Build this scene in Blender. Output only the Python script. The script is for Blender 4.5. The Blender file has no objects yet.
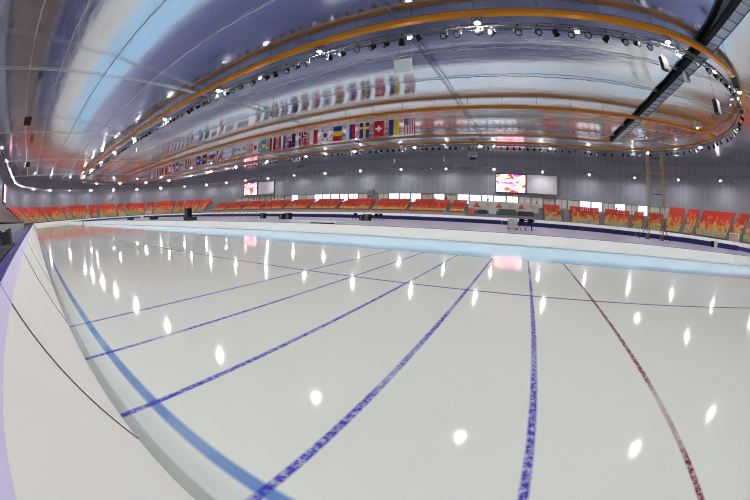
import bpy, bmesh, math, random
from mathutils import Vector, Matrix
random.seed(7)
SC = bpy.context.scene
COL = SC.collection
PI = math.pi

# ------------------------------------------------------------------ camera (15 mm equisolid fisheye held over the outer boards)
EYE = Vector((0, 0, 1.12))
yaw, pitch, roll = (math.radians(v) for v in (-26.239, -6.822, 1.2413))
Fw = Vector((math.sin(yaw) * math.cos(pitch), math.cos(yaw) * math.cos(pitch), math.sin(pitch)))
Rt0 = Vector((math.cos(yaw), -math.sin(yaw), 0)); Up0 = Rt0.cross(Fw)
Rt = Rt0 * math.cos(roll) + Up0 * math.sin(roll); Up = Up0 * math.cos(roll) - Rt0 * math.sin(roll)
cd = bpy.data.cameras.new('camera'); cam = bpy.data.objects.new('camera', cd); COL.objects.link(cam)
M3 = Matrix((Rt, Up, -Fw)).transposed()
cam.matrix_world = Matrix.Translation(EYE) @ M3.to_4x4()
cd.type = 'PANO'; cd.sensor_width = 36; cd.sensor_height = 24; cd.clip_start = 0.02; cd.clip_end = 1000
try: cd.panorama_type = 'FISHEYE_EQUISOLID'; cd.fisheye_lens = 322.36 * 36 / 750; cd.fisheye_fov = math.radians(200)
except Exception: pass
try: cd.cycles.panorama_type = 'FISHEYE_EQUISOLID'; cd.cycles.fisheye_lens = 322.36 * 36 / 750; cd.cycles.fisheye_fov = math.radians(200)
except Exception: pass
SC.camera = cam

# ------------------------------------------------------------------ world, exposure, lamp strengths
W = bpy.data.worlds.new('world'); SC.world = W; W.use_nodes = True
W.node_tree.nodes['Background'].inputs[0].default_value = (.5, .55, .65, 1)
W.node_tree.nodes['Background'].inputs[1].default_value = .3
SC.view_settings.view_transform = 'Standard'; SC.view_settings.look = 'None'
try: SC.cycles.filter_width = 1.0
except Exception: pass
SC.view_settings.exposure = 0.0; SC.view_settings.gamma = 1.0; SC.view_settings.use_curve_mapping = False
LAMP_IN, LAMP_OUT = 3200.0, 2650.0      # emission of the floodlight lenses, inner and outer ring

# ------------------------------------------------------------------ the oval: every long thing follows a stadium round these two centres
X0, X1, CY = -102.0, 10.0, 35.0
LS = X1 - X0
def perim(R): return 2 * LS + 2 * PI * R
def stad(R, s):
    """point, outward normal at arc length s on the oval of radius R, from the near left end anticlockwise"""
    s = s % perim(R)
    if s < LS: return (X0 + s, CY - R), (0.0, -1.0)
    s -= LS
    if s < PI * R: a = -PI / 2 + s / R; return (X1 + R * math.cos(a), CY + R * math.sin(a)), (math.cos(a), math.sin(a))
    s -= PI * R
    if s < LS: return (X1 - s, CY + R), (0.0, 1.0)
    s -= LS
    a = PI / 2 + s / R
    return (X0 + R * math.cos(a), CY + R * math.sin(a)), (math.cos(a), math.sin(a))
def s_far(R, x): return LS + PI * R + (X1 - x)
def s_right(R, deg): return LS + (math.radians(deg) + PI / 2) * R
def s_left(R, deg): return 2 * LS + PI * R + (math.radians(deg) - PI / 2) * R

# ------------------------------------------------------------------ materials
MATS = {}
def node(nt, t, **kw):
    n = nt.nodes.new(t)
    for k, v in kw.items(): setattr(n, k, v)
    return n
def mat(name, col, rough=.6, metal=0.0, var=.08, scale=3.0, emit=None, es=0.0, spec=None, bump=0.0, alpha=None):
    m = bpy.data.materials.new(name); m.use_nodes = True; nt = m.node_tree
    b = nt.nodes['Principled BSDF']
    b.inputs['Roughness'].default_value = rough; b.inputs['Metallic'].default_value = metal
    if spec is not None: b.inputs['Specular IOR Level'].default_value = spec
    tc = node(nt, 'ShaderNodeTexCoord'); nz = node(nt, 'ShaderNodeTexNoise')
    nz.inputs['Scale'].default_value = scale; nz.inputs['Detail'].default_value = 3
    nt.links.new(tc.outputs['Object'], nz.inputs['Vector'])
    mx = node(nt, 'ShaderNodeMix', data_type='RGBA')
    mx.inputs[6].default_value = tuple(c * (1 - var) for c in col) + (1,)
    mx.inputs[7].default_value = tuple(min(1, c * (1 + var)) for c in col) + (1,)
    nt.links.new(nz.outputs['Fac'], mx.inputs[0]); nt.links.new(mx.outputs[2], b.inputs['Base Color'])
    if emit: b.inputs['Emission Color'].default_value = emit + (1,); b.inputs['Emission Strength'].default_value = es
    if bump:
        bp = node(nt, 'ShaderNodeBump'); bp.inputs['Strength'].default_value = bump; bp.inputs['Distance'].default_value = .02
        nt.links.new(nz.outputs['Fac'], bp.inputs['Height']); nt.links.new(bp.outputs[0], b.inputs['Normal'])
    MATS[name] = m
    return m
def srgb(r, g, b):
    f = lambda c: (c / 255 / 12.92) if c <= 10 else ((c / 255 + .055) / 1.055) ** 2.4
    return (f(r), f(g), f(b))

m_floor = mat('concrete', srgb(120, 118, 122), .7)
m_wall0 = None
m_alu = mat('aluminium', srgb(150, 150, 155), .35, .8)
m_dalu = mat('dull_aluminium', srgb(112, 112, 118), .85, 0, spec=.15)
m_white = mat('white_paint', srgb(228, 228, 226), .5)
m_pad = mat('white_pad_vinyl', srgb(248, 245, 238), .55, bump=.25, scale=2.2, var=.03)
m_lilac = mat('lilac_pad_edge', srgb(226, 216, 252), .5, var=.02)
m_purple = mat('purple_vinyl', srgb(52, 34, 140), .6, scale=1.5, var=.25, spec=.2)
m_navy = mat('navy_vinyl', srgb(28, 32, 110), .45)
m_black = mat('black_metal', srgb(24, 24, 28), .7, 0, spec=.2)
m_dark = mat('dark_plastic', srgb(42, 42, 48), .5)
m_orange = mat('orange_beam_paint', srgb(238, 148, 20), .45, var=.05, scale=1)
m_glass = mat('lamp_glass', srgb(170, 180, 190), .08, .6)
m_concrete = mat('stand_concrete', srgb(135, 134, 136), .8)
m_stair = mat('stair_grey', srgb(150, 148, 150), .8)
m_beige = mat('beige_parapet', srgb(178, 166, 150), .7)
m_yel = mat('yellow_lattice_paint', srgb(176, 146, 56), .5)
m_grey = mat('grey_panel', srgb(198, 196, 194), .5)
m_green = mat('dark_green_fabric', srgb(78, 92, 84), .8)
m_mesh = mat('grey_decking', srgb(188, 192, 202), .5, .2)

def m_lens(name, s): return mat(name, (1, 1, 1), .3, emit=(1.0, .985, .965), es=s, var=0)
m_lens_in = m_lens('floodlight_glow', LAMP_IN); m_lens_out = m_lens('outer_floodlight_glow', LAMP_OUT)
m_led = m_lens('small_white_glow', 25)

class NT:
    """little maths helper for node trees"""
    def __init__(s, nt): s.nt = nt
    def m(s, op, a, b=None, c=None, clamp=False):
        n = s.nt.nodes.new('ShaderNodeMath'); n.operation = op; n.use_clamp = clamp
        for i, v in enumerate((a, b, c)):
            if v is None: continue
            if isinstance(v, (int, float)): n.inputs[i].default_value = v
            else: s.nt.links.new(v, n.inputs[i])
        return n.outputs[0]
    def mix(s, f, a, b):
        n = s.nt.nodes.new('ShaderNodeMix'); n.data_type = 'RGBA'
        for i, v in ((0, f), (6, a), (7, b)):
            if isinstance(v, (int, float)): n.inputs[i].default_value = v
            elif isinstance(v, tuple): n.inputs[i].default_value = v + (1,)
            else: s.nt.links.new(v, n.inputs[i])
        return n.outputs[2]
    def noise(s, vec, scale, detail=3, rough=.5):
        n = s.nt.nodes.new('ShaderNodeTexNoise'); n.inputs['Scale'].default_value = scale; n.inputs['Detail'].default_value = detail
        n.inputs['Roughness'].default_value = rough
        s.nt.links.new(vec, n.inputs['Vector']); return n.outputs['Fac']
    def xyz(s):
        tc = s.nt.nodes.new('ShaderNodeTexCoord'); sp = s.nt.nodes.new('ShaderNodeSeparateXYZ')
        s.nt.links.new(tc.outputs['Object'], sp.inputs[0]); return tc.outputs['Object'], sp.outputs
    def scalev(s, vec, sc):
        n = s.nt.nodes.new('ShaderNodeVectorMath'); n.operation = 'MULTIPLY'; n.inputs[1].default_value = sc
        s.nt.links.new(vec, n.inputs[0]); return n.outputs[0]

def ice_material():
    m = bpy.data.materials.new('painted_ice'); m.use_nodes = True; nt = m.node_tree; b = nt.nodes['Principled BSDF']; h = NT(nt)
    vec, (x, y, z) = h.xyz()
    dx = h.m('MAXIMUM', h.m('SUBTRACT', h.m('ABSOLUTE', h.m('SUBTRACT', x, (X0 + X1) / 2)), LS / 2), 0.0)
    dy = h.m('SUBTRACT', y, CY)
    r = h.m('SQRT', h.m('ADD', h.m('MULTIPLY', dx, dx), h.m('MULTIPLY', dy, dy)))
    def line(v, c, w, soft=.008): return h.m('DIVIDE', h.m('SUBTRACT', w / 2 + soft, h.m('ABSOLUTE', h.m('SUBTRACT', v, c))), 2 * soft, clamp=True)
    def step(v, c, soft=.02): return h.m('DIVIDE', h.m('SUBTRACT', v, c - soft), 2 * soft, clamp=True)
    big = h.noise(vec, .35, 2); fine = h.noise(vec, 3, 3)
    col = h.mix(big, srgb(229, 231, 221), srgb(238, 240, 232))
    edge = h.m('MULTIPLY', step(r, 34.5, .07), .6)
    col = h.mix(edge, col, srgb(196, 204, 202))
    # pale blue warm-up lane and its borders
    lb = h.m('MULTIPLY', step(r, 21.85), h.m('SUBTRACT', 1.0, step(r, 26.28)))
    col = h.mix(lb, col, srgb(176, 220, 246))
    col = h.mix(h.m('MULTIPLY', line(r, 26.28, .07), .8), col, srgb(120, 165, 195))
    col = h.mix(h.m('MULTIPLY', line(r, 21.95, .12, .03), .7), col, srgb(120, 160, 220))
    # lane lines
    blot = h.noise(vec, 26, 2, .7); fade = h.noise(h.scalev(vec, (.8, .8, 1)), 1.1, 2)
    col = h.mix(h.m('MULTIPLY', line(r, 34.433, .078, .012), h.m('MULTIPLY_ADD', fine, .5, .55, clamp=True)), col, srgb(84, 132, 198))
    col = h.mix(h.m('MULTIPLY', line(r, 30.28, .058), .9), col, srgb(100, 100, 165))
    # cross lines before the finish
    iny = h.m('MULTIPLY', step(y, .28), h.m('SUBTRACT', 1.0, step(y, CY - 26.3)))
    den = h.m('MULTIPLY', h.m('MULTIPLY_ADD', blot, 3.2, -.85, clamp=True), h.m('MULTIPLY_ADD', fade, 4.5, -1.2, clamp=True))
    den = h.m('MULTIPLY_ADD', den, .72, .25)
    for c in (-3.731, -2.744, -1.757, -.767, .232, 1.235):
        cc = srgb(128, 30, 56) if c > 1 else srgb(72, 66, 190)
        f = h.m('MULTIPLY', h.m('MULTIPLY', line(x, c, .05), iny), den)
        col = h.mix(f, col, cc)
    nt.links.new(col, b.inputs['Base Color'])
    b.inputs['Roughness'].default_value = .085; b.inputs['IOR'].default_value = 1.33
    b.inputs['Specular IOR Level'].default_value = .26
    rr = h.m('MULTIPLY_ADD', h.noise(vec, .8, 4), .05, .035); nt.links.new(rr, b.inputs['Roughness'])
    bp = node(nt, 'ShaderNodeBump'); bp.inputs['Strength'].default_value = .07; bp.inputs['Distance'].default_value = .01
    nt.links.new(h.noise(h.scalev(vec, (.6, 1.6, 1)), 3.5, 3), bp.inputs['Height']); nt.links.new(bp.outputs[0], b.inputs['Normal'])
    return m
m_ice = ice_material()

def infield_material():
    m = bpy.data.materials.new('infield_matting'); m.use_nodes = True; nt = m.node_tree; b = nt.nodes['Principled BSDF']; h = NT(nt)
    vec, (x, y, z) = h.xyz()
    col = h.mix(h.noise(vec, .12, 3), srgb(72, 84, 124), srgb(98, 106, 146))
    nt.links.new(col, b.inputs['Base Color']); b.inputs['Roughness'].default_value = .4; b.inputs['Sheen Weight'].default_value = 1.0; b.inputs['Sheen Roughness'].default_value = .35; b.inputs['Sheen Tint'].default_value = (.93, .86, 1, 1)
    return m
m_infield = infield_material()

def ceiling_material():
    m = bpy.data.materials.new('stretched_metal_foil'); m.use_nodes = True; nt = m.node_tree; b = nt.nodes['Principled BSDF']; h = NT(nt)
    vec, (x, y, z) = h.xyz()
    n = h.noise(h.scalev(vec, (.35, 1, 1)), .9, 4, .6)
    nt.links.new(h.mix(n, srgb(208, 210, 222), srgb(232, 232, 238)), b.inputs['Base Color'])
    b.inputs['Metallic'].default_value = 1.0
    nt.links.new(h.m('MULTIPLY_ADD', n, .10, .12), b.inputs['Roughness'])
    bp = node(nt, 'ShaderNodeBump'); bp.inputs['Strength'].default_value = .35; bp.inputs['Distance'].default_value = .06
    nt.links.new(h.noise(h.scalev(vec, (.5, 1.3, 1)), .8, 4, .55), bp.inputs['Height']); nt.links.new(bp.outputs[0], b.inputs['Normal'])
    return m
m_ceil = ceiling_material()

def wall_material():
    m = bpy.data.materials.new('ribbed_grey_cladding'); m.use_nodes = True; nt = m.node_tree; b = nt.nodes['Principled BSDF']; h = NT(nt)
    uv = node(nt, 'ShaderNodeUVMap'); sp = node(nt, 'ShaderNodeSeparateXYZ'); nt.links.new(uv.outputs[0], sp.inputs[0])
    u = sp.outputs[0]
    fr = h.m('FRACT', h.m('DIVIDE', u, 1.8))
    seam = h.m('LESS_THAN', fr, .09)
    col = h.mix(h.noise(uv.outputs[0], .3, 3), srgb(120, 121, 134), srgb(130, 131, 143))
    col = h.mix(h.m('MULTIPLY', seam, .5), col, srgb(150, 150, 158))
    nt.links.new(col, b.inputs['Base Color']); b.inputs['Roughness'].default_value = .55
    return m
m_wall = wall_material()

def led_material(name, seed):
    m = bpy.data.materials.new(name); m.use_nodes = True; nt = m.node_tree; b = nt.nodes['Principled BSDF']; h = NT(nt)
    vec, (x, y, z) = h.xyz()
    sv = h.scalev(vec, (.35, .35, .55)); n = h.nt.nodes.new('ShaderNodeTexNoise'); n.noise_dimensions = '4D'; n.inputs['W'].default_value = seed
    n.inputs['Scale'].default_value = 1.1; n.inputs['Detail'].default_value = 2; n.inputs['Distortion'].default_value = .8
    nt.links.new(sv, n.inputs['Vector'])
    cr = node(nt, 'ShaderNodeValToRGB'); e = cr.color_ramp.elements
    e[0].position = .30; e[0].color = (.7, .0, .1, 1); e[1].position = .72; e[1].color = (.8, .08, .6, 1)
    for p, c in ((.39, (.8, .06, .05, 1)), (.45, (1, .5, .3, 1)), (.51, (1, .8, .9, 1)), (.57, (.9, .2, .45, 1)), (.64, (.6, .02, .4, 1))):
        k = cr.color_ramp.elements.new(p); k.color = c
    nt.links.new(n.outputs['Fac'], cr.inputs[0]); nt.links.new(cr.outputs[0], b.inputs['Emission Color'])
    b.inputs['Emission Strength'].default_value = 2.2; b.inputs['Base Color'].default_value = (.02, .02, .02, 1)
    return m

# ------------------------------------------------------------------ mesh builder
ORD = 'first second third fourth fifth sixth seventh eighth ninth tenth eleventh twelfth thirteenth fourteenth fifteenth sixteenth seventeenth eighteenth nineteenth twentieth'.split()
class MB:
    def __init__(s): s.v = []; s.f = []; s.mi = []; s.uv = []
    def face(s, idx, mi=0, uv=None): s.f.append(tuple(idx)); s.mi.append(mi); s.uv.append(uv)
    def box(s, c, d, rz=0.0, mi=0, M=None):
        n = len(s.v); hx, hy, hz = d[0] / 2, d[1] / 2, d[2] / 2; ca, sa = math.cos(rz), math.sin(rz)
        for dx, dy, dz in ((-1,-1,-1),(1,-1,-1),(1,1,-1),(-1,1,-1),(-1,-1,1),(1,-1,1),(1,1,1),(-1,1,1)):
            p = Vector((dx * hx, dy * hy, dz * hz))
            if M is not None: p = M @ p
            s.v.append((c[0] + p.x * ca - p.y * sa, c[1] + p.x * sa + p.y * ca, c[2] + p.z))
        for q in ((0,3,2,1),(4,5,6,7),(0,1,5,4),(1,2,6,5),(2,3,7,6),(3,0,4,7)): s.face([n + k for k in q], mi)
        return s
    def tube(s, a, b, r, k=4, mi=0, r2=None, caps=True):
        a, b = Vector(a), Vector(b); d = (b - a)
        if d.length < 1e-6: return s
        d.normalize(); u = d.orthogonal().normalized() if abs(d.z) > .9 else d.cross(Vector((0, 0, 1))).normalized(); w = d.cross(u)
        n = len(s.v); r2 = r if r2 is None else r2
        for p, rr in ((a, r), (b, r2)):
            for i in range(k):
                t = 2 * PI * (i + .5) / k; q = p + (u * math.cos(t) + w * math.sin(t)) * rr; s.v.append(tuple(q))
        for i in range(k): j = (i + 1) % k; s.face((n + i, n + j, n + k + j, n + k + i), mi)
        if caps: s.face([n + i for i in range(k)][::-1], mi); s.face([n + k + i for i in range(k)], mi)
        return s
    def pipe(s, pts, r, k=5, mi=0):
        n = len(s.v); m = len(pts)
        for q, p in enumerate(pts):
            a = Vector(pts[max(0, q - 1)]); e = Vector(pts[min(m - 1, q + 1)]); d = (e - a).normalized()
            u = d.cross(Vector((0, 0, 1))).normalized() if abs(d.z) < .95 else Vector((1, 0, 0)); w = d.cross(u)
            for i in range(k): t = 2 * PI * i / k; s.v.append(tuple(Vector(p) + (u * math.cos(t) + w * math.sin(t)) * r))
        for q in range(m - 1):
            for i in range(k): j = (i + 1) % k; s.face((n + q*k + i, n + q*k + j, n + (q+1)*k + j, n + (q+1)*k + i), mi)
        s.face([n + i for i in range(k)][::-1], mi); s.face([n + (m-1)*k + i for i in range(k)], mi)
        return s
    def lathe(s, prof, k=14, o=(0, 0, 0), mi=0):
        """prof: (radius, z) pairs about local z"""
        n = len(s.v)
        for r, z in prof:
            for i in range(k): t = 2 * PI * i / k; s.v.append((o[0] + r * math.cos(t), o[1] + r * math.sin(t), o[2] + z))
        for a in range(len(prof) - 1):
            for i in range(k): j = (i + 1) % k; s.face((n + a*k + i, n + a*k + j, n + (a+1)*k + j, n + (a+1)*k + i), mi)
        s.face([n + i for i in range(k)][::-1], mi); e = n + (len(prof) - 1) * k; s.face([e + i for i in range(k)], mi)
        return s
    def sweep(s, R, s0, s1, prof, step=2.0, closed=True, mi=0, caps=True):
        """profile (outward offset, z) carried along the oval of radius R from s0 to s1"""
        L = s1 - s0; full = abs(L - perim(R)) < 1e-6
        cuts = set([s0, s1])
        for base in range(-1, 3):
            for k in (0, LS, LS + PI * R, 2 * LS + PI * R):
                q = k + base * perim(R)
                if s0 < q < s1: cuts.add(q)
        cuts = sorted(cuts); ss = []
        for a, b in zip(cuts[:-1], cuts[1:]):
            mid = ((a + b) / 2) % perim(R); straight = mid < LS or (LS + PI * R < mid < 2 * LS + PI * R)
            st = step * 3 if straight else step
            k = max(1, int(math.ceil((b - a) / st))); ss += [a + (b - a) * i / k for i in range(k)]
        ss.append(s1)
        n = len(s.v); m = len(prof); vl = [0.0]
        for i in range(1, m): vl.append(vl[-1] + math.hypot(prof[i][0] - prof[i-1][0], prof[i][1] - prof[i-1][1]))
        for t in ss:
            (x, y), (nx, ny) = stad(R, t)
            for o, z in prof: s.v.append((x + nx * o, y + ny * o, z))
        rng = range(m) if closed else range(m - 1)
        for i in range(len(ss) - 1):
            for j in rng:
                j2 = (j + 1) % m
                s.face((n + i*m + j, n + (i+1)*m + j, n + (i+1)*m + j2, n + i*m + j2), mi,
                       ((ss[i], prof[j][1]), (ss[i+1], prof[j][1]), (ss[i+1], prof[j2][1]), (ss[i], prof[j2][1])))
        if closed and caps and not full:
            s.face([n + j for j in range(m)], mi); e = n + (len(ss) - 1) * m; s.face([e + j for j in range(m)][::-1], mi)
        return s
    def mesh(s, name, mats, smooth=False, recalc=True):
        me = bpy.data.meshes.new(name); me.from_pydata(s.v, [], s.f)
        for mm in (mats if isinstance(mats, (list, tuple)) else [mats]): me.materials.append(mm)
        me.polygons.foreach_set('material_index', s.mi)
        if any(u is not None for u in s.uv):
            ul = me.uv_layers.new(name='UVMap')
            for p, u in zip(me.polygons, s.uv):
                if u:
                    for li, c in zip(p.loop_indices, u): ul.data[li].uv = c
        if recalc:
            bm = bmesh.new(); bm.from_mesh(me); bmesh.ops.recalc_face_normals(bm, faces=bm.faces[:]); bm.to_mesh(me); bm.free()
        if smooth: me.polygons.foreach_set('use_smooth', [True] * len(me.polygons))
        me.update(); return me
    def build(s, name, mats, parent=None, loc=(0, 0, 0), rz=0.0, smooth=False, recalc=True):
        o = bpy.data.objects.new(name, s.mesh(name, mats, smooth, recalc)); COL.objects.link(o)
        o.location = loc; o.rotation_euler[2] = rz
        if parent: o.parent = parent
        return o

def tag(o, label=None, cat=None, group=None, kind=None):
    if label: o['label'] = label
    if cat: o['category'] = cat
    if group: o['group'] = group
    if kind: o['kind'] = kind
    return o
def struct(o): o['kind'] = 'structure'; return o
def empty(name, loc=(0, 0, 0), rz=0.0, label=None, cat=None, group=None):
    o = bpy.data.objects.new(name, None); COL.objects.link(o); o.location = loc; o.rotation_euler[2] = rz; o.empty_display_size = .2
    return tag(o, label, cat, group)
def kids(o): return [c for c in bpy.data.objects if c.parent == o]
class Proto:
    """a thing built once at the origin with its parts; dup() copies it with all of them"""
    def __init__(s, root):
        s.root = root; s.tree = [(c, kids(c)) for c in kids(root)]; s.used = False
    def put(s, loc, rz=0.0, label=None, group=None, rot=None):
        if not s.used: s.used = True; r = s.root
        else:
            r = s.root.copy(); COL.objects.link(r)
            for c, gs in s.tree:
                k = c.copy(); COL.objects.link(k); k.parent = r
                for g in gs: q = g.copy(); COL.objects.link(q); q.parent = k
        r.location = loc; r.rotation_euler = rot if rot else (0, 0, rz)
        if label: r['label'] = label
        if group: r['group'] = group
        return r

# =================================================================== SETTING
# arena floor under everything, the ice, the infield
f = MB(); f.box((-46, 35, -.16), (215, 100, .2)); struct(f.build('floor', m_floor))
def disc(R, z, name, m, r_in=None, clip=None):
    b = MB(); P = perim(R); n = 180
    ss = [P * i / n for i in range(n)]
    pts = [stad(R, t * 1.0)[0] for t in sorted(set(ss + [0, LS, LS + PI * R, 2 * LS + PI * R]))]
    if clip: pts = [(x, min(y, clip(x))) for x, y in pts]
    if r_in is None:
        b.v = [(x, y, z) for x, y in pts]; b.face(range(len(pts)))
    else:
        k = len(pts)
        # inner loop at matching parameters
        inn = []
        for (x, y) in pts:
            cx = min(max(x, X0), X1); d = math.hypot(x - cx, y - CY); inn.append((cx + (x - cx) * r_in / d, CY + (y - CY) * r_in / d))
        b.v = [(x, y, z) for x, y in pts] + [(x, y, z) for x, y in inn]
        for i in range(k): j = (i + 1) % k; b.face((i, j, k + j, k + i))
    return struct(b.build(name, m))
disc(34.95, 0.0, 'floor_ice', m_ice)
BAR = [(-125, 47.3), (-60, 47), (-10, 46.5), (0, 46.5), (10.6, 43.5), (18.8, 39.6), (26.7, 34.2), (31.6, 30.0)]
def bar_y(x):
    for (a, p), (b, q) in zip(BAR[:-1], BAR[1:]):
        if x <= b: return p + (q - p) * (x - a) / (b - a)
    return BAR[-1][1]
disc(21.6, 0.004, 'floor_infield', m_infield, clip=lambda x: bar_y(x) + 5.0)
RW = 46.6
# walls of the hall: the cladding follows the oval
for nm, a, b_, z0 in (('wall_near', 0, LS, -.05), ('wall_right', LS, s_right(RW, 53), -.05), ('wall_right_upper', s_right(RW, 53), LS + PI * RW, 6.35),
                      ('wall_far', LS + PI * RW, 2 * LS + PI * RW, 6.35), ('wall_left', 2 * LS + PI * RW, perim(RW), -.05)):
    w = MB().sweep(RW, a, b_, [(0, z0), (0, 16.4), (.3, 16.4), (.3, z0)], 2.0)
    struct(w.build(nm, m_wall))
# dark trim where the foil ceiling meets the wall
t = MB().sweep(RW, 0, perim(RW), [(-.12, 15.95), (0, 15.95), (0, 16.2), (-.12, 16.2)]); struct(t.build('trim_1', m_dark))
# ceiling: stretched reflective foil, a little higher towards the walls
def sdf(x, y): cx = min(max(x, X0), X1); return math.hypot(x - cx, y - CY)
def ceil_z(x, y):
    r = sdf(x, y); z = 14.15
    if r > 15: z += .062 * ((r - 15) if r > 21 else (r - 15) ** 2 / 12 + (0 if r < 21 else 0)) - (.186 if r > 21 else 0)
    ph = 2 * PI * (y - .4) / 5.5
    z += (.05 if y < 11.7 else .028) * math.cos(ph) - .02 * math.cos(2 * PI * (x + 6.6) / 21.6)
    return z
c = MB(); ny, nx = 215, 130
for j in range(ny + 1):
    y = -12.2 + (94.4) * j / ny
    for i in range(nx + 1):
        x = -149 + 206 * i / nx; r = sdf(x, y)
        if r > RW + .1:
            cx = min(max(x, X0), X1); k = (RW + .1) / r; xx, yy = cx + (x - cx) * k, CY + (y - CY) * k
        else: xx, yy = x, y
        c.v.append((xx, yy, ceil_z(xx, yy)))
for j in range(ny):
    for i in range(nx):
        a = j * (nx + 1) + i; q = (a, a + 1, a + nx + 2, a + nx + 1)
        pts = [Vector(c.v[k]) for k in q]
        ar = (pts[1] - pts[0]).cross(pts[2] - pts[0]).length + (pts[2] - pts[0]).cross(pts[3] - pts[0]).length
        if ar > .02: c.face(q)
struct(c.build('ceiling', m_ceil, smooth=True, recalc=False))

# stands: stepped concrete
LOW = [(38.6 + .85 * i, 1.45 + .46 * i) for i in range(6)]       # rows: radius of the riser, height of the tread
LOWR = [(36.9 + .85 * i, .53 + .46 * i) for i in range(8)]
HIGH = [(38.7 + .86 * i, .75 + .60 * i) for i in range(9)]
def steps(rows, back, base=-.05):
    p = [(rows[0][0], base)]
    for i, (r, z) in enumerate(rows):
        p.append((r, z)); p.append((rows[i + 1][0] if i + 1 < len(rows) else back, z))
    p.append((back, base)); return p
def stand(nm, s0, s1, rows, back):
    R = 42.0; pr = [(r - R, z) for r, z in steps(rows, back)]
    return struct(MB().sweep(R, s0, s1, pr, 2.0).build(nm, m_concrete))
stand('stand_far_right', s_right(42, 53.5), s_far(42, 5.0), LOWR, 46.3)
stand('stand_far', s_far(42, 4.9), s_left(42, 107), LOW, 46.3)
stand('stand_right', s_right(42, -20), s_right(42, 53.3), HIGH, 46.55)
stand('stand_left', s_left(42, 107.2), s_left(42, 264.5), HIGH, 46.55)
# concourse behind the low stand
cc = MB().sweep(46.4, s_right(46.4, 53), s_left(46.4, 107), [(0, 3.4), (4.2, 3.4), (4.2, 3.6), (0, 3.6)]); struct(cc.build('floor_concourse', m_floor))
cb = MB().sweep(50.5, s_right(50.5, 53), s_left(50.5, 107), [(0, 3.5), (.2, 3.5), (.2, 7.2), (0, 7.2)]); struct(cb.build('wall_concourse', m_beige))
cl = MB().sweep(46.7, s_right(46.7, 53), s_left(46.7, 107), [(0, 6.4), (4.0, 6.4), (4.0, 6.7), (0, 6.7)]); struct(cl.build('ceiling_concourse', m_grey))
# windows of the concourse
m_day = mat('daylit_glass', (.8, .9, 1), .1, emit=(.86, .94, 1.0), es=1.15, var=.05)
m_dim = mat('dim_glass', (.35, .33, .3), .2, emit=(.62, .6, .55), es=.22)
m_frame = mat('window_frame_grey', srgb(120, 116, 110), .5)
RWIN = 46.9; s = s_right(RWIN, 52.5); k = 1
pat = 'ddwdwdwwddbddwwwwwbwbwwwdbdwwwwwdbwbbbbbbbdbdbdd'
end = s_left(RWIN, 106)
while s < end - 3.2:
    L = 3.1; ch = pat[(k - 1) % len(pat)]
    w = MB()
    for a in (s, s + L - .12, s + L / 2 - .05): w.sweep(RWIN, a, a + .12, [(-.08, 3.6), (.08, 3.6), (.08, 6.4), (-.08, 6.4)])
    for z in (3.6, 6.28): w.sweep(RWIN, s, s + L, [(-.06, z), (.06, z), (.06, z + .12), (-.06, z + .12)])
    fo = w.build('window_%d' % k, m_frame); struct(fo)
    gm = m_day if ch == 'w' else (m_dim if ch == 'd' else m_beige)
    MB().sweep(RWIN, s + .1, s + L - .1, [(-.01, 3.72), (.01, 3.72), (.01, 6.28), (-.01, 6.28)]).build('pane' if ch != 'b' else 'panel', gm, fo)
    s += L + .12; k += 1

# =================================================================== SEATS
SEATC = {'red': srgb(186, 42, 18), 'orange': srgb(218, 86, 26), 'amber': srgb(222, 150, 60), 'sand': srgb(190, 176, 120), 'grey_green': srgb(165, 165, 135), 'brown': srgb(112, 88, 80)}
seat_m = {k: mat(k + '_seat_plastic', v, .45) for k, v in SEATC.items()}
SK = list(SEATC)
def seat_geom(b, mi=0, T=None):
    """a tip-up shell seat facing local -y, base on z=0"""
    n0 = len(b.v)
    prof = [(-.22, .40), (-.20, .45), (.12, .42), (.2, .5), (.27, .98), (.31, .98), (.25, .46), (.16, .36), (-.18, .38)]
    m = len(prof)
    for sx in (-.235, .235):
        for y, z in prof: b.v.append((sx, y, z))
    for j in range(m): j2 = (j + 1) % m; b.face((n0 + j, n0 + j2, n0 + m + j2, n0 + m + j), mi)
    b.face([n0 + j for j in range(m)][::-1], mi); b.face([n0 + m + j for j in range(m)], mi)
    b.box((0, .12, .19), (.06, .1, .38), mi=6 if T is not None else 1)
    if T is not None:
        for i in range(n0, len(b.v)): b.v[i] = tuple(T @ Vector(b.v[i]))
seat_mesh = {}
for kx in SK:
    b = MB(); seat_geom(b); seat_mesh[kx] = b.mesh('stadium_seat', [seat_m[kx], m_dark])
def seat_colour(fr, sg=.14):
    q = fr + random.gauss(0, sg)
    return 'red' if q > .62 else 'orange' if q > .42 else 'amber' if q > .27 else 'sand' if q > .08 else 'grey_green'
seats = []      # (x, y, z, rot, colour, block)
def block(name, arc, R_ref, rows, a, b_, low):
    nr = len(rows)
    for i, (r, z) in enumerate(rows):
        rr = r + .48
        if arc == 'F': pts = [(x, CY + rr, PI / 2) for x in [a + .25 + .5 * k for k in range(int((b_ - a) / .5))]]
        else:
            cx = X1 if arc == 'R' else X0; st = .5 / rr; a0, a1 = math.radians(a), math.radians(b_)
            pts = [(cx + rr * math.cos(t), CY + rr * math.sin(t), t) for t in [a0 + st * (k + .5) for k in range(int((a1 - a0) / st))]]
        for (x, y, t) in pts:
            fr = (i + .5) / nr
            if low: fr = .42 + fr * .6 if i else .3
            seats.append((x, y, z, t - PI / 2, seat_colour(fr, .08 if low else .13), name + (i,)))
low_names = []
for k in range(9):
    a = -27.3 - 10.2 * k + 10.2; a = -27.3 - 10.2 * (k - 0); block(('low far stand', k), 'F', 0, LOW, a, a + 9.0, True)
block(('low far stand', 20), 'F', 0, LOW, -17.3, -13.4, True)
block(('short bank right of the officials area', 0), 'F', 0, LOWR, 5.3, 9.4, False)
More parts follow.
